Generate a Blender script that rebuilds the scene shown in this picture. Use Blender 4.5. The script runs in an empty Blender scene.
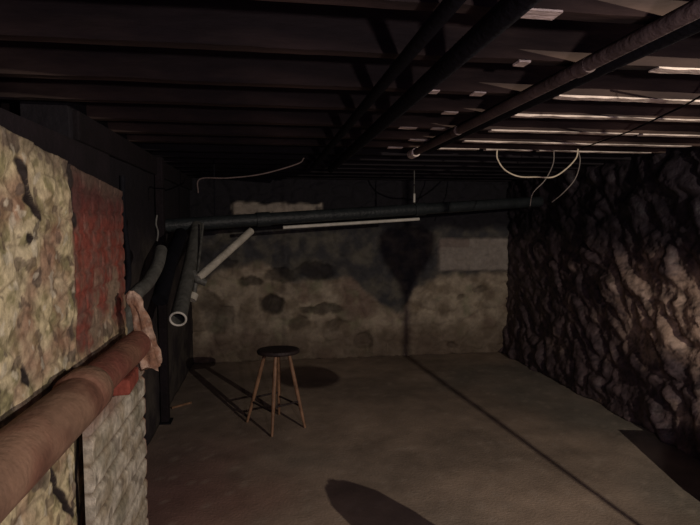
import bpy, bmesh, math, random
from mathutils import Vector, noise, Matrix
random.seed(7)
C = bpy.context.scene.collection
TH = math.radians(8.5); PT = math.radians(4.05); F = 530.0; HC = 1.6
ct, st = math.cos(TH), math.sin(TH)

# ---------------------------------------------------------------- geometry of the place
def ray(px, py):
    a = (px-350.0)/F; b = (262.5-py)/F
    cp, sp = math.cos(PT), math.sin(PT)
    d = cp + b*sp; u = b*cp - sp                 # forward / up in a level frame
    return Vector((a*ct + d*st, -a*st + d*ct, u))
def on_x(px, py, X):
    r = ray(px, py); t = X/r.x; return Vector((X, r.y*t, HC+r.z*t))
def on_y(px, py, Y):
    r = ray(px, py); t = Y/r.y; return Vector((r.x*t, Y, HC+r.z*t))
def on_z(px, py, Z):
    r = ray(px, py); t = (Z-HC)/r.z; return Vector((r.x*t, r.y*t, Z))
def dep(px, py, d):
    r = ray(px, py); t = d/(r.x*st+r.y*ct); return Vector((r.x*t, r.y*t, HC+r.z*t))
def cam(xc, d, z): return Vector((xc*ct+d*st, -xc*st+d*ct, z))

# ---------------------------------------------------------------- materials
def mat(name, col, rough=.85, metal=0, nscale=8, namt=.5, bscale=40, bstr=.4, attr=False, dark=None, spec=.3, stretch=(1,1,1)):
    m = bpy.data.materials.new(name); m.use_nodes = True
    nt = m.node_tree; N = nt.nodes; L = nt.links
    b = N['Principled BSDF']; b.inputs['Roughness'].default_value = rough; b.inputs['Metallic'].default_value = metal
    b.inputs['Specular IOR Level'].default_value = spec
    tc = N.new('ShaderNodeTexCoord'); mp = N.new('ShaderNodeMapping'); mp.inputs['Scale'].default_value = stretch
    L.new(tc.outputs['Object'], mp.inputs['Vector'])
    n = N.new('ShaderNodeTexNoise'); n.inputs['Scale'].default_value = nscale; n.inputs['Detail'].default_value = 6
    n.inputs['Roughness'].default_value = .65
    L.new(mp.outputs[0], n.inputs['Vector'])
    r = N.new('ShaderNodeValToRGB'); r.color_ramp.elements[0].position = .3; r.color_ramp.elements[1].position = .7
    lo = 1-namt
    r.color_ramp.elements[0].color = (lo, lo, lo, 1); r.color_ramp.elements[1].color = (1+namt*.3, 1+namt*.3, 1+namt*.3, 1)
    L.new(n.outputs['Fac'], r.inputs['Fac'])
    mx = N.new('ShaderNodeMix'); mx.data_type = 'RGBA'; mx.blend_type = 'MULTIPLY'; mx.inputs[0].default_value = 1
    if attr:
        a = N.new('ShaderNodeVertexColor'); a.layer_name = 'Col'; L.new(a.outputs['Color'], mx.inputs[6])
    else: 
        mx.inputs[6].default_value = (*col, 1)
        if dark:
            m2 = N.new('ShaderNodeMix'); m2.data_type = 'RGBA'; m2.inputs[6].default_value = (*dark, 1); m2.inputs[7].default_value = (*col, 1)
            n3 = N.new('ShaderNodeTexNoise'); n3.inputs['Scale'].default_value = nscale*.45; n3.inputs['Detail'].default_value = 8
            r3 = N.new('ShaderNodeValToRGB'); r3.color_ramp.elements[0].position = .42; r3.color_ramp.elements[1].position = .58
            L.new(mp.outputs[0], n3.inputs['Vector']); L.new(n3.outputs['Fac'], r3.inputs['Fac'])
            L.new(r3.outputs['Color'], m2.inputs[0]); L.new(m2.outputs[2], mx.inputs[6])
    L.new(r.outputs['Color'], mx.inputs[7]); L.new(mx.outputs[2], b.inputs['Base Color'])
    n2 = N.new('ShaderNodeTexNoise'); n2.inputs['Scale'].default_value = bscale; n2.inputs['Detail'].default_value = 5
    L.new(mp.outputs[0], n2.inputs['Vector'])
    bp = N.new('ShaderNodeBump'); bp.inputs['Strength'].default_value = bstr; bp.inputs['Distance'].default_value = .02
    L.new(n2.outputs['Fac'], bp.inputs['Height']); L.new(bp.outputs[0], b.inputs['Normal'])
    return m
M = {
 'wash': mat('whitewashed_stone', (0,0,0), attr=True, nscale=34, namt=.5, bscale=45, bstr=.3),
 'back': mat('rubble_stone', (0,0,0), attr=True, nscale=14, namt=.3, bscale=25, bstr=.5),
 'rock': mat('rough_dark_stone', (0,0,0), attr=True, nscale=12, namt=.55, bscale=16, bstr=.9, rough=.6, spec=.5),
 'floor': mat('dirty_concrete', (0,0,0), attr=True, nscale=3.5, namt=.35, bscale=60, bstr=.25, rough=.8),
 'grime': mat('grimy_plaster', (.035,.03,.033), nscale=5, namt=.6),
 'sill': mat('dark_timber', (.010,.006,.009), nscale=6, namt=.6),
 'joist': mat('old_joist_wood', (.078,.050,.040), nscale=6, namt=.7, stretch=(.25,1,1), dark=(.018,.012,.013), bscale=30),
 'joistd': mat('dark_joist_wood', (.012,.009,.012), nscale=7, namt=.6, stretch=(.25,1,1)),  # near-black version of the joist wood, for the rear joists
 'deck': mat('underside_boards', (.012,.008,.010), nscale=5, namt=.7, stretch=(.3,3,1)),
 'lath': mat('pale_lath', (.86,.74,.66), nscale=30, namt=.5, bscale=80, stretch=(.4,1,1)),
 'rust': mat('rusty_iron', (.19,.068,.05), nscale=9, namt=.45, dark=(.20,.10,.065), rough=.75, bscale=50),
 'tanpipe': mat('dusty_pipe_covering', (.20,.12,.08), nscale=9, namt=.5, dark=(.16,.075,.05), rough=.85, bscale=35),
 'black': mat('black_iron', (.005,.005,.008), rough=.8, spec=.15, namt=.4),
 'grey': mat('dull_galvanised_steel', (.12,.12,.11), rough=.6, metal=.2, nscale=15),
 'darkpipe': mat('dark_pipe_paint', (.022,.027,.03), rough=.5, namt=.4),
 'brownpipe': mat('brown_pipe_paint', (.11,.08,.075), rough=.7, namt=.5),
 'pvc': mat('off_white_plastic', (.5,.47,.4), rough=.5, namt=.3),
 'white': mat('white_paint', (.62,.6,.54), rough=.6, namt=.3),
 'cable': mat('cream_cable', (.75,.65,.5), rough=.5, namt=.3),
 'dullcable': mat('dull_cable', (.25,.22,.2), rough=.6, namt=.3),
 'rag': mat('stained_rag', (.55,.40,.31), nscale=30, namt=.6, dark=(.26,.14,.09), bscale=70),
 'brick': mat('red_brick', (.26,.065,.045), nscale=20, namt=.45),
 'seat': mat('dark_stool_wood', (.03,.02,.02), rough=.6, namt=.4),
 'leg': mat('worn_stool_wood', (.30,.17,.10), nscale=18, namt=.6, rough=.5, stretch=(1,1,.4)),
 'crate': mat('crate_wood', (.18,.12,.08), nscale=10),
 'tank': mat('painted_steel', (.08,.09,.1), rough=.5),
}

# ---------------------------------------------------------------- builders
def tag(o, label=None, cat=None, group=None, kind=None):
    if label: o['label'] = label
    if cat: o['category'] = cat
    if group: o['group'] = group
    if kind: o['kind'] = kind
    return o
def wl(p):
    v = Vector((0,0,0))
    while p: v += p.location; p = p.parent
    return v
def thing(name, loc, label, cat, group=None):
    o = bpy.data.objects.new(name, None); o.empty_display_size = .1; C.objects.link(o); o.location = loc
    return tag(o, label, cat, group)
class MB:
    def __init__(s): s.bm = bmesh.new()
    def box(s, a, b, rot=0, jit=0):
        a, b = Vector(a), Vector(b); c = (a+b)/2; h = (b-a)/2
        r = Matrix.Rotation(rot, 3, 'Z'); vs = []
        for i in (-1,1):
            for j in (-1,1):
                for k in (-1,1): vs.append(s.bm.verts.new(c + r@Vector((h.x*i, h.y*j, h.z*k))))
        for f in ((0,1,3,2),(4,6,7,5),(0,4,5,1),(2,3,7,6),(0,2,6,4),(1,5,7,3)): s.bm.faces.new([vs[i] for i in f])
        return s
    def tube(s, pts, rad, seg=14, hollow=0, closed=False):
        pts = [Vector(p) for p in pts]; n = len(pts)
        rs = rad if isinstance(rad, (list, tuple)) else [rad]*n
        rings = []; up = None
        for i, p in enumerate(pts):
            if closed: t = (pts[(i+1)%n]-pts[i-1]).normalized()
            else: t = (pts[min(i+1,n-1)]-pts[max(i-1,0)]).normalized()
            if up is None:
                up = t.orthogonal().normalized()
            up = (up - t*up.dot(t)).normalized(); w = t.cross(up)
            rings.append([s.bm.verts.new(p + rs[i]*(math.cos(2*math.pi*k/seg)*up + math.sin(2*math.pi*k/seg)*w)) for k in range(seg)])
        for i in range(n if closed else n-1):
            A, B = rings[i], rings[(i+1)%n]
            for k in range(seg): s.bm.faces.new((A[k], A[(k+1)%seg], B[(k+1)%seg], B[k]))
        if closed: return s
        if hollow:                       # open near end, with wall thickness and a bore
            t = (pts[1]-pts[0]).normalized(); cen = pts[0]
            inner = [s.bm.verts.new(cen+(v.co-cen)*(1-hollow)) for v in rings[0]]
            deep = [s.bm.verts.new(v.co+t*.3) for v in inner]
            for k in range(seg):
                s.bm.faces.new((rings[0][(k+1)%seg], rings[0][k], inner[k], inner[(k+1)%seg]))
                s.bm.faces.new((inner[(k+1)%seg], inner[k], deep[k], deep[(k+1)%seg]))
            s.bm.faces.new(deep)
        else: s.bm.faces.new(rings[0][::-1])
        s.bm.faces.new(rings[-1]); return s
    def lathe(s, prof, c, seg=28):
        c = Vector(c); rings = []
        for r, z in prof: rings.append([s.bm.verts.new(c+Vector((r*math.cos(2*math.pi*k/seg), r*math.sin(2*math.pi*k/seg), z))) for k in range(seg)])
        for A, B in zip(rings, rings[1:]):
            for k in range(seg): s.bm.faces.new((A[k], A[(k+1)%seg], B[(k+1)%seg], B[k]))
        s.bm.faces.new(rings[0][::-1]); s.bm.faces.new(rings[-1]); return s
    def build(s, name, m, parent=None, smooth=False, bevel=0, at=None):
        bmesh.ops.recalc_face_normals(s.bm, faces=s.bm.faces)
        off = wl(parent) if parent else Vector(at if at is not None else (0,0,0))
        bmesh.ops.translate(s.bm, verts=s.bm.verts, vec=-off)
        me = bpy.data.meshes.new(name); s.bm.to_mesh(me); s.bm.free(); me.materials.append(m)
        o = bpy.data.objects.new(name, me); C.objects.link(o)
        if parent: o.parent = parent
        else: o.location = off
        if smooth:
            for p in me.polygons: p.use_smooth = True
            md = o.modifiers.new('edges', 'EDGE_SPLIT'); md.split_angle = math.radians(50)
        if bevel:
            b = o.modifiers.new('bevel', 'BEVEL'); b.width = bevel; b.segments = 2
        return o
def bez(pts, n=10):
    """smooth polyline through points"""
    pts = [Vector(p) for p in pts]; out = []
    P = [pts[0]*2-pts[1]] + pts + [pts[-1]*2-pts[-2]]
    for i in range(1, len(P)-2):
        for k in range(n):
            t = k/n; a, b, c, d = P[i-1:i+3]
            out.append(.5*((2*b)+(c-a)*t+(2*a-5*b+4*c-d)*t*t+(3*b-a-3*c+d)*t**3))
    out.append(pts[-1]); return out
def slab(name, o, u, v, nrm, nu, nv, disp, col, m, thick=.25, smooth=True, kind='structure'):
    """rough surface o + u*s + v*t pushed along nrm by disp(p), closed behind by a slab"""
    o, u, v, nrm = Vector(o), Vector(u), Vector(v), Vector(nrm)
    vs = []; cols = []
    for j in range(nv+1):
        for i in range(nu+1):
            p = o + u*(i/nu) + v*(j/nv)
            vs.append(p + nrm*disp(p)); cols.append(col(p))
    fs = [(j*(nu+1)+i, j*(nu+1)+i+1, (j+1)*(nu+1)+i+1, (j+1)*(nu+1)+i) for j in range(nv) for i in range(nu)]
    loop = [i for i in range(nu)] + [j*(nu+1)+nu for j in range(nv)] + [nv*(nu+1)+i for i in range(nu,0,-1)] + [j*(nu+1) for j in range(nv,0,-1)]
    base = len(vs)
    for q in loop:
        i, j = q%(nu+1), q//(nu+1)
        vs.append(o + u*(i/nu)+v*(j/nv) - nrm*thick); cols.append(cols[q])
    n = len(loop)
    for k in range(n): fs.append((loop[(k+1)%n], loop[k], base+k, base+(k+1)%n))
    fs.append(tuple(base+n-1-k for k in range(n)))
    if (u.cross(v)).dot(nrm) < 0: fs = [f[::-1] for f in fs]
    me = bpy.data.meshes.new(name); me.from_pydata([tuple(x) for x in vs], [], fs); me.materials.append(m)
    ca = me.color_attributes.new('Col', 'FLOAT_COLOR', 'POINT')
    flat = []
    for c in cols: flat += [c[0], c[1], c[2], 1.0]
    ca.data.foreach_set('color', flat)
    if smooth:
        for p in me.polygons[:nu*nv]: p.use_smooth = True
    ob = bpy.data.objects.new(name, me); C.objects.link(ob)
    if kind: ob['kind'] = kind
    return ob
def nz(p, s, seed=0.0): return noise.noise(Vector(p)*s + Vector((seed, seed*1.7, seed*.3)))
def fbm(p, s, seed=0.0, oc=4):
    a = 0; w = 1; t = 0
    for k in range(oc): a += w*nz(p, s*2**k, seed+k*9.1); t += w; w *= .55
    return a/t
def sm(a, b, x):
    t = max(0, min(1, (x-a)/(b-a))); return t*t*(3-2*t)
def lerp(a, b, t): return tuple(x+(y-x)*t for x, y in zip(a, b))
def segd(p, a, b):
    ab = b-a; t = max(0, min(1, (p-a).dot(ab)/ab.length_squared)); return (p-(a+ab*t)).length, t
def cell(p, s, sq=(1,1,1), warp=.35):
    q = Vector((p.x*sq[0], p.y*sq[1], p.z*sq[2]))*s
    q += warp*Vector((nz(p, s*1.3, 3), nz(p, s*1.3, 11), nz(p, s*1.3, 19)))
    d, pts = noise.voronoi(q)
    h = pts[0]; hid = noise.noise(h*7.31)*.5+.5
    return d[1]-d[0], hid, d[0]

# ---------------------------------------------------------------- setting
XL, XR, YB, XF = -.68, 2.85, 6.25, -.90
CZ = 2.13                                     # underside of the joists

# floor
FZ = []
def floor_disp(p): return .008*fbm(p, 1.5, 5) + .002*nz(p, 12)
def floor_col(p):
    a = .5+.5*fbm(p, 1.1, 40); b = .5+.5*fbm(p, .5, 80)
    c = lerp((.23,.18,.14), (.36,.275,.21), sm(.3,.7,a))
    c = lerp(c, (.17,.17,.15), .6*sm(.5,.75,b))
    c = lerp(c, (.24,.08,.07), .85*sm(.3,-.7,p.x + .35*fbm(p,2,9))*sm(4.6,2.8,p.y))   # reddish dust by the pier
    # darker towards the left wall
    c = lerp(c, (.13,.11,.10), .5*sm(.0,-.8,p.x+.15*fbm(p,3,2)))
    sp = nz(p, 14, 3)
    if sp > .42: c = lerp(c, (.4,.33,.27), .35)
    return c
slab('floor', (-1.2,-1.0,0), (4.5,0,0), (0,7.6,0), (0,0,1), 110, 180, floor_disp, floor_col, M['floor'], .1)

# left wall: whitewashed rubble, then a strip of red brick, ending in the open
grooves = []
def gl(pxs, w, dpt):
    pts = [on_x(a, b, XL) for a, b in pxs]; grooves.append((pts, w, dpt))
gl([(20.5,180),(25,198),(29,206),(36,215)], .013, .07)
gl([(16,165),(20,172)], .015, .03)
gl([(69,158),(71,185),(73,205),(75,220)], .020, .05)
gl([(84,395),(88,440),(86,480),(90,530)], .010, .07)
gl([(46,462),(54,490),(62,500),(70,514)], .010, .05)
gl([(25,237),(28,240)], .009, .02)
gl([(22,375),(27,381)], .012, .02)
def gdist(p, k=1.0, full=0):
    best = 0
    for pts, w, dpt in grooves:
        for a, b in zip(pts, pts[1:]):
            q = Vector((XL, p.y, p.z)); q.y += .010*nz(p, 22, 3); d, t = segd(q, a, b)
            f = (full or dpt*.6)*sm(w*k, w*k*(.6 if full else .1), d)
            if f > best: best = f
    return best
ztop = lambda y: 1.854 - .095*(y-1.46)/1.14
Y0, Y1 = 1.1, 2.63
def redness(p):
    e = 1.97 + .03*nz(p, 6, 4)
    m = sm(e-.03, e+.03, p.y)*sm(1.02,1.2,p.z+.12*nz(p,5,7))
    return m
def left_disp(p):
    e, h, d0 = cell(p, 6.5, (1,1,1.5))
    st_ = .007*sm(0,.3,e) + .008*(h-.5) + .016*fbm(p, 5, 2) + .004*fbm(p, 20, 9)
    R = redness(p)
    zc = p.z/.075; yc = (p.y + (.1 if int(math.floor(zc))%2 else 0))/.2
    jz = min(zc%1, 1-zc%1)*.075; jy = min(yc%1, 1-yc%1)*.2
    br = .006*sm(.002,.012,min(jz,jy)) + .008*fbm(p, 8, 6) - .01
    behind = sm(1.880,1.888,p.y+.012*nz(p,14,6))*sm(.93,.90,p.z)       # the pier stands in a shallow recess
    return (lerp((st_,), (br,), R)[0] - gdist(p))*(1-behind) - .035*behind
def left_col(p):
    a = .5+.5*fbm(p, 7, 21); b = .5+.5*fbm(p, 16, 33); c2 = .5+.5*fbm(p, 3.2, 51)
    c = lerp((.56,.48,.27), (.64,.56,.40), a)
    c = lerp(c, (.23,.21,.105), .85*sm(.48,.6,b))
    c = lerp(c, (.27,.13,.095), .7*sm(.52,.66,c2))
    c = lerp(c, (.30,.15,.11), .6*sm(1.6,1.95,p.y+.2*fbm(p,5,3))*sm(.45,.6,a))
    e, h, d0 = cell(p, 6.5, (1,1,1.5))
    c = lerp(c, (.16,.12,.08), .5*sm(.10,.0,e))
    if nz(p, 11, 77) > .42: c = lerp(c, (.1,.08,.07), .7)
    if nz(p, 19, 7) > .36: c = lerp(c, (.09,.06,.05), .6)
    if nz(p, 24, 97) > .40: c = lerp(c, (.62,.57,.45), .6)
    R = redness(p)
    rc = lerp((.24,.062,.045), (.20,.10,.08), sm(.4,.65,b))
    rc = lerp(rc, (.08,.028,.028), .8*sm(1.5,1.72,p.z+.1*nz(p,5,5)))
    rc = lerp(rc, (.27,.21,.15), .85*sm(.42,.58,a)*sm(1.50,1.30,p.z+.08*nz(p,6,8)))
    c = lerp(c, rc, R)
    c = lerp(c, (.12,.09,.07), .75*sm(ztop(p.y)-.10, ztop(p.y)+.0, p.z+.05*nz(p,9,3)))   # darker band under the sill
    return lerp(c, (.03,.022,.02), gdist(p, 1.9, 1.0))  # cracks also coloured dark, standing in for the shade inside them
def quad_wall():
    def mp_(f): return lambda p: f(Vector((p.x, p.y, p.z*ztop(p.y))))
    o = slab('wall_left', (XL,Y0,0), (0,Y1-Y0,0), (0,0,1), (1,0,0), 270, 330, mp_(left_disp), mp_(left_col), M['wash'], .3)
    for v in o.data.vertices: v.co.z *= ztop(v.co.y)
    return o
quad_wall()

# grimy wall further back on the left
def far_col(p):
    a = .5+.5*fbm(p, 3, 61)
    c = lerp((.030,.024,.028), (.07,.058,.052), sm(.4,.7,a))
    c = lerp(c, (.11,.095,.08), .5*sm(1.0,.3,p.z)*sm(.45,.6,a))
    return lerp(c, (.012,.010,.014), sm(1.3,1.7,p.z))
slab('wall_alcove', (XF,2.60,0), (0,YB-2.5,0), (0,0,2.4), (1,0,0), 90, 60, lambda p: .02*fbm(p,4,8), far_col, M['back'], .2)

# back wall
def W(px, py): return on_y(px, py, YB)
K = 6.15/F
spots = [(250,281.5,11,5,.8),(271,305,12,9,1.15),(323,309,22,5,.75),(279,275,18,7,.8),(316,271,18,9,.8),(298,323,11,7,.5),(334,325,9,5.5,.5),(364,339,10,9,.7),
         (218,318,15,15,.55),(205,300,12,10,.45),(228,262,10,4,.6),(480,289,8,3.5,.5),(462,297,5,2.5,.5),(452,345,6,2.5,.8)]
spots = [(W(a,b), c*K, d*K, e) for a, b, c, d, e in spots]
edge_top = [(150,300),(190,292),(215,272),(235,266),(262,262),(290,282),(330,279),(350,276),(365,292),(385,305),(402,312),(414,288),(440,276),(505,272),(560,272)]  # upper outline of the lit wall; above it shade is painted dark
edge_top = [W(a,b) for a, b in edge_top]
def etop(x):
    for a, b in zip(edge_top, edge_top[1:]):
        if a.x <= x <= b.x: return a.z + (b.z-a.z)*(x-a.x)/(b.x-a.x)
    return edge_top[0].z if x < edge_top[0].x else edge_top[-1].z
def rect(p, c1, c2, s=.03, wob=.04):
    a, b = W(*c1), W(*c2); n = wob*nz(p, 7, 3); n2 = wob*nz(p, 7, 13)
    return sm(a.x-s,a.x+s,p.x+n)*sm(b.x+s,b.x-s,p.x+n)*sm(b.z-s,b.z+s,p.z+n2)*sm(a.z+s,a.z-s,p.z+n2)
def back_spot(p):
    f = 0; wx = .10*fbm(p,6,3); wz = .07*fbm(p,7,23)
    for c, w, h, e in spots:
        q = ((p.x-c.x+wx)/w)**2 + ((p.z-c.z+wz)/h)**2
        f = max(f, min(1, e*sm(1.35,.5,q)))
    return f
def back_disp(p):
    e, h, d0 = cell(p, 4.2, (1,1,1.7))
    d = .02*sm(0,.3,e) + .02*(h-.5) + .02*fbm(p, 4, 31) + .006*fbm(p,16,3)
    d -= .07*back_spot(p)
    d += .05*rect(p, (438,238), (506,270), .012, .012)
    d += .05*rect(p, (234,203), (322,215), .012, .03)
    return d
def back_col(p):
    a = .5+.5*fbm(p, 5, 71); b = .5+.5*fbm(p, 2.2, 91)
    e, h, d0 = cell(p, 4.2, (1,1,1.7))
    c = lerp((.24,.19,.13), (.52,.44,.33), sm(.35,.65,a))
    c = lerp(c, (.20,.125,.10), .7*sm(.5,.68,b))
    c = lerp(c, (.26,.28,.16), .5*sm(.55,.7,.5+.5*fbm(p,6,17)))
    c = lerp(c, (.16,.13,.11), .45*h)
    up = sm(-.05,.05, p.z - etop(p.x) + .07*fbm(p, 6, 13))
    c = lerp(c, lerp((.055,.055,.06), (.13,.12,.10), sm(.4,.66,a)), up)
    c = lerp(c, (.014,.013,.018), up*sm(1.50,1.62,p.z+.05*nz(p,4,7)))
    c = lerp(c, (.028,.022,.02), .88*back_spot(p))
    k1 = rect(p, (438,238), (506,270), .02, .02)
    c = lerp(c, lerp((.26,.22,.19), (.38,.345,.31), a) if p.z > W(450,248).z or p.z < W(450,246.5).z else (.2,.16,.14), k1)
    if k1 > .5 and p.x < W(468,240).x and p.z > W(440,247).z: c = lerp(c, (.2,.15,.13), .6)
    c = lerp(c, (.38,.33,.28), .9*rect(p, (234,203), (322,215), .015, .05)*sm(.35,.5,a))
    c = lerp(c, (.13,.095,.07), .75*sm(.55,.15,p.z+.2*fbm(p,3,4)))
    return c
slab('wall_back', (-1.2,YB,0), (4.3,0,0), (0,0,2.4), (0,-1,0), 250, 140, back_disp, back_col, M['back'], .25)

# right wall: craggy dark stone, with lamplight low down and shade above painted in
def diag(p): return Vector((p.x, .55*(p.y+p.z), 1.15*(p.y-p.z)))
def right_disp(p):
    g = diag(p); e, h, d0 = cell(g, 2.6, (1,1,1), .7); e2, h2, d2 = cell(g+Vector((3,1,2)), 6.5, (1,1,1), .8)
    d = .08*sm(0,.6,e)*(.2+h) + .022*sm(0,.4,e2)*(.2+h2) + .06*fbm(p, 2.0, 41) + .022*fbm(g, 8, 15) + .008*fbm(p, 24, 2)
    return d - .10 + .06*sm(.5,0,p.z)
def right_col(p):
    g = diag(p); e, h, d0 = cell(g, 2.6, (1,1,1), .7); e2, h2, d2 = cell(g+Vector((3,1,2)), 6.5, (1,1,1), .8)
    a = .5+.5*fbm(g, 4, 1)
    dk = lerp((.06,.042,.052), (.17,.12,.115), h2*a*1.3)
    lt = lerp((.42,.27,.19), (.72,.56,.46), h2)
    m = sm(4.4,3.5,p.y+.5*fbm(p,2.4,27))*sm(1.40,1.15,p.z+.3*fbm(p,4,37))*sm(.50,.78,p.z+.25*fbm(p,3,47))  # where lamplight falls, painted as paler stone
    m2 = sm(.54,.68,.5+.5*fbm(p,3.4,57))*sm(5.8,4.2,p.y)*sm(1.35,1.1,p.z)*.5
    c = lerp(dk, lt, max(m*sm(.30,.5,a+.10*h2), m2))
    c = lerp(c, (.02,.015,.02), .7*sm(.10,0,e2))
    return lerp(c, (.014,.011,.018), .85*sm(1.30,1.6,p.z+.15*fbm(p,3,3)))  # shade on the upper wall, painted near black
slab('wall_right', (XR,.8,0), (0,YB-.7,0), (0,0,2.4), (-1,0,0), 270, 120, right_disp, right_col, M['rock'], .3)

# ceiling boards
mb = MB()
for k in range(0, 36):
    x = -1.40+k*.125
    mb.box((x+.002, -.4, CZ+.20+random.uniform(0,.006)), (x+.122, 6.5, CZ+.26))
o = mb.build('ceiling', M['deck']); tag(o, kind='structure')
# sill timber on the left wall
mb = MB(); mb.box((XL-.62,-.4,1.78), (XL-.06,Y1+.02,1.93)); o = mb.build('trim_1', M['sill'], bevel=.01); tag(o, kind='structure')
mb = MB(); mb.box((XL-.70,-1.0,1.6), (XL-.625,Y1+.6,CZ+.2)); o = mb.build('trim_3', M['sill']); tag(o, kind='structure')
mb = MB(); mb.box((XF-.22,Y1+.021,CZ-.14), (XF+.03,YB,CZ)); o = mb.build('trim_2', M['sill'], bevel=.01); tag(o, kind='structure')

# ---------------------------------------------------------------- joists
def plank(mb, x0, x1, y, z0, z1, w, seed, rough=.004, step=.06):
    """a rough-sawn timber along x"""
    n = max(2, int((x1-x0)/step)); prev = None
    for i in range(n+1):
        x = x0+(x1-x0)*i/n; P = Vector((x, y, z0))
        dz = rough*fbm(P, 5, seed); dy = rough*fbm(P, 4, seed+5); dw = rough*fbm(P, 7, seed+9)
        r = [mb.bm.verts.new(q) for q in ((x,y-w/2+dy-dw,z0+dz),(x,y+w/2+dy+dw,z0+dz*.6),(x,y+w/2+dy,z1),(x,y-w/2+dy,z1))]
        if prev:
            for a in range(4): mb.bm.faces.new((prev[a], prev[(a+1)%4], r[(a+1)%4], r[a]))
        else: mb.bm.faces.new(r[::-1])
        prev = r
    mb.bm.faces.new(prev)
near = [(1.29, 'rough brown ceiling joist nearest the viewer, with one short pale patch', [(.60,.72)]),
        (1.68, 'rough brown ceiling joist second from the viewer, pale strip at far right', [(.80,.84),(1.30,2.78)]),
        (2.065,'brown ceiling joist third from the viewer, long pale strip with broken tip', [(.60,.66),(.80,.85),(1.16,2.78)]),
        (2.46, 'brown ceiling joist fourth from the viewer, with a bright unbroken pale strip', [(.81,.88),(1.07,2.78)]),
        (2.87, 'brown ceiling joist fifth from the viewer, pale strip broken into dashes', [(.70,.80),(.88,1.04),(1.22,2.12),(2.15,2.78)]),
        (3.23, 'brown ceiling joist sixth from the viewer, with a faint pinkish strip', [(.85,1.05),(1.2,2.78)]),
        (3.61, 'brown ceiling joist seventh from the viewer, the cream cable hanging from it', [(.80,.9),(1.0,1.45),(1.5,1.85),(1.9,2.78)])]
for k, (y, lab, strips) in enumerate(near):
    t = thing('ceiling_joist', (0.9,y,CZ), lab, 'joist', 'brown joists near the viewer')
    z0 = CZ + .004*math.sin(k*2.3)
    mb = MB(); plank(mb, XL-.61, XR+.05, y, z0, CZ+.2, .05, k*3.1, .006)
    mb.build('timber', M['joist'], t)
    for (a, b) in strips:
        mb = MB(); plank(mb, a, b, y-.004, z0-.006, z0-.0005, .050, k*5+a, .012, .015)
        mb.build('lath_strip', M['lath'], t)
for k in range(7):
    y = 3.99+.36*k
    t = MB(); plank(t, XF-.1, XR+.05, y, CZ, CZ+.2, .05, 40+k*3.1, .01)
    o = t.build('ceiling_joist', M['joistd'], at=(0.9,y,CZ)); tag(o, 'blackish ceiling joist in the far half of the cellar', 'joist', 'blackish joists towards the back wall')
for k, y in enumerate((.13, .52, .90)):
    t = MB(); plank(t, XL-.61, XR+.05, y, CZ, CZ+.2, .05, 80+k*3.1, .01)
    o = t.build('ceiling_joist', M['joist'], at=(0.9,y,CZ)); tag(o, 'bare brown ceiling joist overhead, just out of the picture', 'joist', 'joists overhead')

# ---------------------------------------------------------------- overhead pipes (run front to back under the joists)
def pipe(name, label, pts, r, m, cat='pipe', group=None, **kw):
    pts = [Vector(p) for p in pts]
    o = MB().tube(pts, r, **kw).build(name, m, smooth=True, at=pts[0]); return tag(o, label, cat, group)
def sub(pts, n):
    out = []
    for a, b in zip(pts, pts[1:]):
        for k in range(n): out.append(Vector(a).lerp(Vector(b), k/n))
    out.append(Vector(pts[-1])); return out
t = thing('overhead_pipe', (.93,.6,2.07), 'brown pipe running back under the joists at upper right, ending at a pale stub', 'pipe')
MB().tube([(.925,.5,2.072),(.93,2.0,2.07),(.945,3.44,2.075)], .021).build('pipe_run', M['brownpipe'], t, smooth=True)
MB().tube([(.945,3.40,2.075),(.945,3.52,2.075)], .030).build('end_cap', M['lath'], t, smooth=True)
for y in (1.5, 2.6):
    MB().tube([(.93,y-.03,2.07),(.93,y+.03,2.07)], .024).build('coupling', M['brownpipe'], t, smooth=True)
pipe('overhead_pipe', 'black pipe running tight along the right side of the brown overhead pipe', [(1.005,.5,2.095),(1.005,2.0,2.095),(1.0,3.3,2.096)], .038, M['black'])
pipe('overhead_pipe', 'black pipe at top centre, the right one of a close pair crossing the joists', [(.535,.5,2.08),(.52,4.6,2.08)], .030, M['black'])
pipe('overhead_pipe', 'black pipe at top centre, left and thinner of a close pair', [(.41,.5,2.09),(.36,4.6,2.09)], .020, M['black'])
# thin black wire along the pale strips
pipe('ceiling_wire', 'thin black wire sagging across the pale joist strips at far right', [cam(1.3,1.75,2.11), cam(1.42,2.3,2.105), cam(1.50,2.9,2.10), cam(1.55,3.6,2.112)], .004, M['black'], 'wire')

# ---------------------------------------------------------------- cross pipe at the back
A_, B_ = dep(160,226,4.35), dep(540,201.5,5.75)
t = thing('drain_pipe', A_.lerp(B_, .5), 'long dark grey drain pipe slung across the room before the back wall', 'pipe')
MB().tube([A_, B_], .055, seg=20).build('pipe_run', M['darkpipe'], t, smooth=True)
for f in (.22, .62):
    q = A_.lerp(B_, f); w = (B_-A_).normalized()
    MB().tube([q-w*.06, q+w*.06], .064, seg=20).build('coupling', M['darkpipe'], t, smooth=True)
q = A_.lerp(B_, .66); 
q = dep(414,209,5.25)
MB().tube([q-Vector((0,0,.02)), q+Vector((0,0,CZ-q.z+.03))], .006).build('hanger_rod', M['grey'], t, smooth=True)
MB().tube([Vector((q.x, q.y-.005, q.z+.065)), Vector((q.x, q.y-.005, q.z+.15))], .011).build('hanger_clip', M['white'], t, smooth=True)
q = dep(215,222.5,4.53)
MB().tube([q, Vector((q.x,q.y,CZ+.05))], .006).build('hanger_rod', M['black'], t, smooth=True)
a, b = dep(283,227.5,4.75), dep(419,219,5.2)
pipe('conduit', 'thin off-white conduit hanging just below the long dark drain pipe', sub([a,b],4), .015, M['white'], 'pipe')

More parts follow.
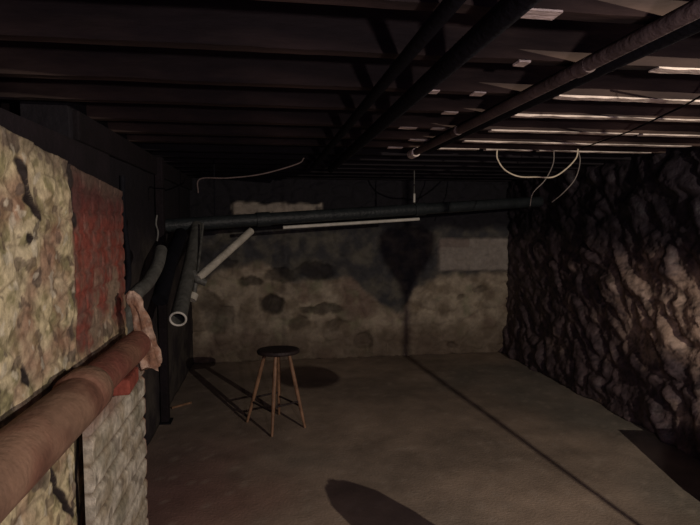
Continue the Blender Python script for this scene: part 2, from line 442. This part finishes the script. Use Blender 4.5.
# white diagonal waste pipe
t = thing('waste_pipe', dep(197,280,3.9), 'short off-white plastic waste pipe slanting up to the dark drain pipe', 'pipe')
a, b = dep(198,278.5,3.9), dep(251,231,4.45)
MB().tube([a, b], .031, seg=18).build('pipe_run', M['pvc'], t, smooth=True)
MB().tube([dep(193,272,3.92), dep(198,280,3.9), dep(206,283,3.92)], .026, seg=18).build('elbow', M['grey'], t, smooth=True)
MB().tube([dep(194,294,3.88), dep(191.5,300,3.85)], .034, seg=18).build('end_cap', M['pvc'], t, smooth=True)
MB().tube([dep(196,281,3.92), dep(194,296,3.89)], .016, seg=12).build('stem', M['grey'], t, smooth=True)
pipe('hanging_rod', 'thin grey rod dropping from the dark drain pipe to the white waste pipe', [dep(203,224,4.3), dep(197.5,274,3.95)], .010, M['grey'], 'rod')
# open ended pipe
pts = [dep(178,319,3.45), dep(184,292,3.75), dep(191,262,4.05), dep(197,226,4.42)]
op = pipe('open_pipe', 'grey steel pipe with a round open end pointing at the viewer', pts, [.055,.053,.052,.050], M['grey'], seg=24, hollow=.2)
tt = (pts[1]-pts[0]).normalized(); uu = tt.orthogonal().normalized(); ww = tt.cross(uu)
MB().tube([pts[0]+.051*(math.cos(k*math.pi/12)*uu+math.sin(k*math.pi/12)*ww) for k in range(24)], .0075, seg=8, closed=True).build('rim', M['white'], op, smooth=True)
pts = [dep(160,300,3.3), dep(170,262,3.6), dep(181,234,4.1)]
pipe('black_pipe', 'black sloping pipe left of the open-ended grey pipe', pts, .05, M['black'], seg=18)
q = on_z(166,417,0)+Vector((.02,-.12,0))
t = thing('post', (q.x,q.y,0), 'narrow dark upright post against the dim left wall by the open pipe', 'post')
MB().box((q.x-.03,q.y-.04,.012), (q.x+.03,q.y+.04,CZ), 0).build('post_shaft', M['sill'], t, bevel=.006)
MB().box((q.x-.05,q.y-.06,.0), (q.x+.05,q.y+.06,.014)).build('foot_plate', M['black'], t)
# thin cable high at back left
pts = bez([dep(198,193,3.4), dep(200,179,3.4), dep(228,178,3.4), dep(262,174,3.45), dep(297,164,3.5), dep(304,158,3.5)])
pipe('ceiling_cable', 'thin brown cable sagging under the dark joists at the left', pts, .0045, M['brownpipe'], 'cable')

# ---------------------------------------------------------------- cream cable loops at right
D = 3.72
pts = bez([dep(497,150,D), dep(497.5,159,D), dep(505,170,D), dep(519,176.5,D), dep(537,177,D-.03), dep(553,177,D-.05), dep(566,169,D-.03), dep(576,158,D), dep(578,149,D)])
pipe('hanging_cable', 'cream cable hanging in a wide loop from the joists at right, brightest of the loops', pts, .005, M['cable'], 'cable')
pts = bez([dep(578,149,D+.03), dep(580,162,D+.02), dep(575,179,D+.04), dep(563,193,D+.1), dep(552,202,D+.2)])
pipe('hanging_cable', 'dull thin cable curving down from the right end of the cream loop', pts, .0035, M['dullcable'], 'cable')
pts = bez([dep(554,150,D+.05), dep(553,164,D+.05), dep(545,180,D+.06), dep(533,193,D+.1), dep(530,206,D+.15)])
pipe('hanging_cable', 'dull thin cable hanging behind the middle of the cream loop', pts, .0035, M['dullcable'], 'cable')

# ---------------------------------------------------------------- big pipe along the left wall
t = thing('wall_pipe', (-.575,1.6,1.07), 'thick rust-red pipe running along the whitewashed left wall', 'pipe')
def rr(y): return 1.0 + .03*noise.noise(Vector((y*6,2,1)))
ys = [1.70+.05*k for k in range(16)]
MB().tube([(-.58+.006*nz((y,0,0),4),y,1.082) for y in ys], [.060*rr(y) for y in ys], seg=24).build('pipe_run', M['rust'], t, smooth=True)
ys = [.9+.05*k for k in range(18)]
MB().tube([(-.578,y,1.072) for y in ys], [.073*rr(y) for y in ys], seg=24).build('pipe_covering', M['tanpipe'], t, smooth=True)
MB().tube([(-.58,1.66,1.078),(-.58,1.67,1.078),(-.58,1.76,1.078),(-.58,1.775,1.078)], [.069,.079,.078,.064], seg=24).build('coupling', M['tanpipe'], t, smooth=True)
# grey elbow behind the rag
pts = bez([dep(124,338,2.52), dep(129,312,2.52), dep(136,294,2.6), dep(147,283,2.8), dep(157,266,3.0), dep(161,250,3.15)])
pipe('elbow_pipe', 'dull grey bent pipe rising behind the hanging rag', pts, .036, M['grey'], seg=18)
pts = bez([dep(122,176,2.62), dep(123,215,2.6), dep(127,250,2.58), dep(128,283,2.52), dep(120,306,2.5), dep(116,330,2.47)])
pipe('wall_cable', 'black cable dropping down the end of the red brick strip', pts, .014, M['black'], 'cable')
pts = bez([dep(157,215,3.1), dep(156,224,3.1), dep(158,232,3.1), dep(157,241,3.1)], 4)
pipe('wire_scrap', 'small scrap of grey wire high on the dim left wall', pts, .005, M['grey'], 'wire')

# rag
rb = bmesh.new(); rows = 34; seg = 40
pr = [(0,291,131.5,3),(.06,295,132,7.5),(.14,301,134.5,9.5),(.2,307,137,7),(.3,315,140,7.5),(.5,333,144,10),(.75,350,147,12.5),(.93,363,148.5,13),(1,368,149,12)]
RD = 2.30; rings = []
for j in range(rows+1):
    f = j/rows
    for a, b in zip(pr, pr[1:]):
        if a[0] <= f <= b[0]:
            k = (f-a[0])/(b[0]-a[0]); py = a[1]+(b[1]-a[1])*k; cx = a[2]+(b[2]-a[2])*k; w = a[3]+(b[3]-a[3])*k; break
    cen = dep(cx, py, RD); R = .84*w*RD/F; ring = []
    for k in range(seg):
        an = 2*math.pi*k/seg
        fold = 1 + .20*math.sin(an*5+1.5*math.sin(f*4))*sm(0,.3,f) + .28*noise.noise(Vector((math.cos(an)*2.2, math.sin(an)*2.2, f*7)))
        ring.append(rb.verts.new(cen + Vector((R*fold*math.cos(an), .62*R*fold*math.sin(an), .010*math.sin(an*3)*(f>.97) + .004*noise.noise(Vector((an*2,f*9,1)))))))
    rings.append(ring)
for a, b in zip(rings, rings[1:]):
    for k in range(seg): rb.faces.new((a[k], a[(k+1)%seg], b[(k+1)%seg], b[k]))
rb.faces.new(rings[0]); rb.faces.new(rings[-1][::-1])
m_ = MB(); m_.bm.free(); m_.bm = rb
tag(m_.build('rag', M['rag'], smooth=True, at=dep(131,290,RD)), 'crumpled pinkish white rag tied round the end of the rust-red pipe', 'rag')

# pier below the pipe
PX = -.652
pa, pb = on_x(89,450,PX), on_x(144,450,PX)
def pier_disp(p):
    zc = p.z/.105; jz = min(zc%1, 1-zc%1)*.105
    return .014*sm(.0,.018,jz+.004*nz(p,12,1)) + .009*fbm(p, 7, 3) + .002*fbm(p,25,5)
def pier_col(p):
    a = .5+.5*fbm(p, 9, 12); b = .5+.5*fbm(p, 4, 22)
    c = lerp((.44,.38,.28), (.70,.65,.54), sm(.35,.6,a))
    c = lerp(c, (.20,.19,.13), .6*sm(.5,.66,b))
    zc = p.z/.105; jz = min(zc%1, 1-zc%1)*.105
    c = lerp(c, (.20,.15,.10), .75*sm(.014,.002,jz+.004*nz(p,12,1)))
    c = lerp(c, (.25,.14,.11), .75*sm(.80,.90,p.z+.05*nz(p,6,3)))
    c = lerp(c, (.42,.18,.14), .7*sm(pb.y-.03,pb.y,p.y))
    if nz(p, 13, 57) > .38: c = lerp(c, (.16,.13,.10), .6)
    return c
o = slab('brick_pier', (PX,pa.y,0), (0,pb.y-pa.y,0), (0,0,.915), (1,0,0), 70, 100, pier_disp, pier_col, M['wash'], .02, kind=None)
tag(o, 'whitewashed brick pier standing against the left wall below the rust-red pipe', 'pier')
# brick on the pier
q = on_x(126,383,-.60)
mb = MB(); mb.box((-.66,q.y-.11,.925), (-.565,q.y+.10,.99), math.radians(4))
o = mb.build('brick', M['brick'], bevel=.01, at=(-.6,q.y,.92)); tag(o, 'loose red brick lying on top of the whitewashed pier', 'brick')

# ---------------------------------------------------------------- stool
sc = cam(-.565,4.12,0)
t = thing('wooden_stool', sc, 'round-seated wooden stool with four slim splayed legs on the floor', 'stool')
SH = .625
st_mb = MB().lathe([(.145,SH-.034),(.162,SH-.031),(.168,SH-.022),(.168,SH-.010),(.162,SH-.002),(.145,SH),(.0001,SH-.002)], sc)
for v in st_mb.bm.verts: v.co.y = sc.y + (v.co.y-sc.y)*.82
st_mb.build('seat', M['seat'], t, smooth=True)
feet = [cam(-.59,3.90,0), cam(-.835,4.20,0), cam(-.355,4.08,0), cam(-.60,4.38,0)]
tops = []
for f in feet:
    top = sc + (f-sc)*.40; top.z = SH-.033; tops.append(top)
    L_ = [f.lerp(top, k/6) for k in range(7)]
    L_[0].z = .006
    MB().tube(L_, [.010,.012,.014,.016,.016,.015,.013], seg=14).build('leg', M['leg'], t, smooth=True)
order = [0,1,3,2]
for i in range(4):
    a, b = order[i], order[(i+1)%4]; h = (.30,.36)[i%2]
    MB().tube([feet[a].lerp(tops[a], h), feet[b].lerp(tops[b], h)], .008, seg=10).build('stretcher', M['seat'], t, smooth=True)

# small wood scrap on the floor at left
q = on_z(181,406,.01); mb = MB(); mb.tube([q+Vector((-.07,-.05,.004)), q+Vector((.08,.06,.006))], .010, seg=6)
tag(mb.build('wood_scrap', M['leg'], at=q), 'small sliver of wood on the floor near the dim left wall', 'scrap')

# ---------------------------------------------------------------- things just right of the picture: cord and box inferred, the rest made-up shadow casters
LA = cam(2.2,-.1,1.95)
jb = cam(2.02,.675,1.875)
t = thing('junction_box', jb, 'black junction box hung under the joists beside the lamp, with a dangling cord', 'box')
MB().lathe([(.006,-.07),(.014,-.05),(.030,-.025),(.040,-.008),(.042,.02),(.03,.03),(.0001,.032)], jb, 16).build('box_body', M['black'], t, smooth=True)
MB().tube([jb+Vector((0,0,.03)), Vector((jb.x,jb.y,CZ+.19))], .005).build('hanger_rod', M['black'], t)
MB().tube([jb-Vector((0,0,.06)), Vector((jb.x,jb.y,1.05))], .0048, seg=8).build('cord', M['black'], t)
q = cam(1.64,1.08,1.54)  # unseen coil, made up to cast the oval shadow behind the stool
t = thing('shadow_coil', q, 'made-up flat black coil on a wire, added unseen to shade the floor', 'coil')
mb = MB()
for k in range(1): mb.tube([q+Vector(((.062+.012*(k%2))*math.cos(a*math.pi/12), (.062+.012*(k%2))*math.sin(a*math.pi/12), 0)) for a in range(24)], .009, seg=8, closed=True)
mb.tube([q+Vector((-.062,0,0)), q+Vector((.062,0,0))], .010)
mb.build('coil', M['black'], t)
MB().tube([q, Vector((q.x,q.y,CZ+.19))], .0012, seg=6).build('hanging_wire', M['black'], t)
q = cam(1.25,1.26,0)  # unseen tank, invented to throw the shadow at bottom centre
t = thing('shadow_tank', q, 'made-up round-topped tank right of the viewer, added unseen to cast a shadow', 'tank')
MB().lathe([(.09,0.003),(.098,.02),(.098,.93),(.092,1.02),(.072,1.09),(.04,1.13),(.0001,1.14)], q).build('tank_body', M['tank'], t, smooth=True)
MB().lathe([(.012,1.13),(.012,1.15),(.0001,1.152)], q, 12).build('plug', M['grey'], t, smooth=True)
cx, cy = 2.56, 2.03  # unseen crate, added for the shadow at lower right
t = thing('shadow_crate', (cx,cy,0), 'made-up slatted crate by the craggy right wall, added unseen to cast a shadow', 'crate')
mb = MB()
for k in range(5):
    z = .02+k*.12
    mb.box((cx-.13,cy-.32,z), (cx-.115,cy+.32,z+.105)); mb.box((cx+.115,cy-.32,z), (cx+.13,cy+.32,z+.105))
    mb.box((cx-.115,cy-.32,z), (cx+.115,cy-.305,z+.105)); mb.box((cx-.115,cy+.305,z), (cx+.115,cy+.32,z+.105))
mb.build('side_slats', M['crate'], t)
MB().box((cx-.13,cy-.32,.612), (cx+.13,cy+.32,.627)).build('lid', M['crate'], t)
MB().box((cx-.115,cy-.305,.012), (cx+.115,cy+.305,.026)).build('bottom', M['crate'], t)
t.rotation_euler.z = math.radians(-13)

# ---------------------------------------------------------------- light
def point(name, loc, e, col, r):
    l = bpy.data.lights.new(name, 'POINT'); l.energy = e; l.color = col; l.shadow_soft_size = r
    o = bpy.data.objects.new(name, l); C.objects.link(o); o.location = loc; return o
point('cellar_bulb', LA, 225, (1,.86,.70), .006)
point('fill_light', (.6,-.12,1.70), 34, (1,.84,.84), .03)  # unseen fill beside the camera, added to brighten the left joists
w = bpy.data.worlds.new('World'); bpy.context.scene.world = w; w.use_nodes = True
w.node_tree.nodes['Background'].inputs[0].default_value = (.40,.25,.75,1); w.node_tree.nodes['Background'].inputs[1].default_value = .2

cd = bpy.data.cameras.new('camera'); cd.sensor_width = 36; cd.lens = 36*F/700; cd.clip_start = .02
co = bpy.data.objects.new('camera', cd); C.objects.link(co); co.location = (0,0,HC)
co.rotation_euler = (math.pi/2-PT, 0, -TH)
S = bpy.context.scene; S.camera = co
S.view_settings.view_transform = 'Standard'; S.view_settings.look = 'None'; S.view_settings.gamma = 1
S.view_settings.use_curve_mapping = False; S.view_settings.exposure = .15
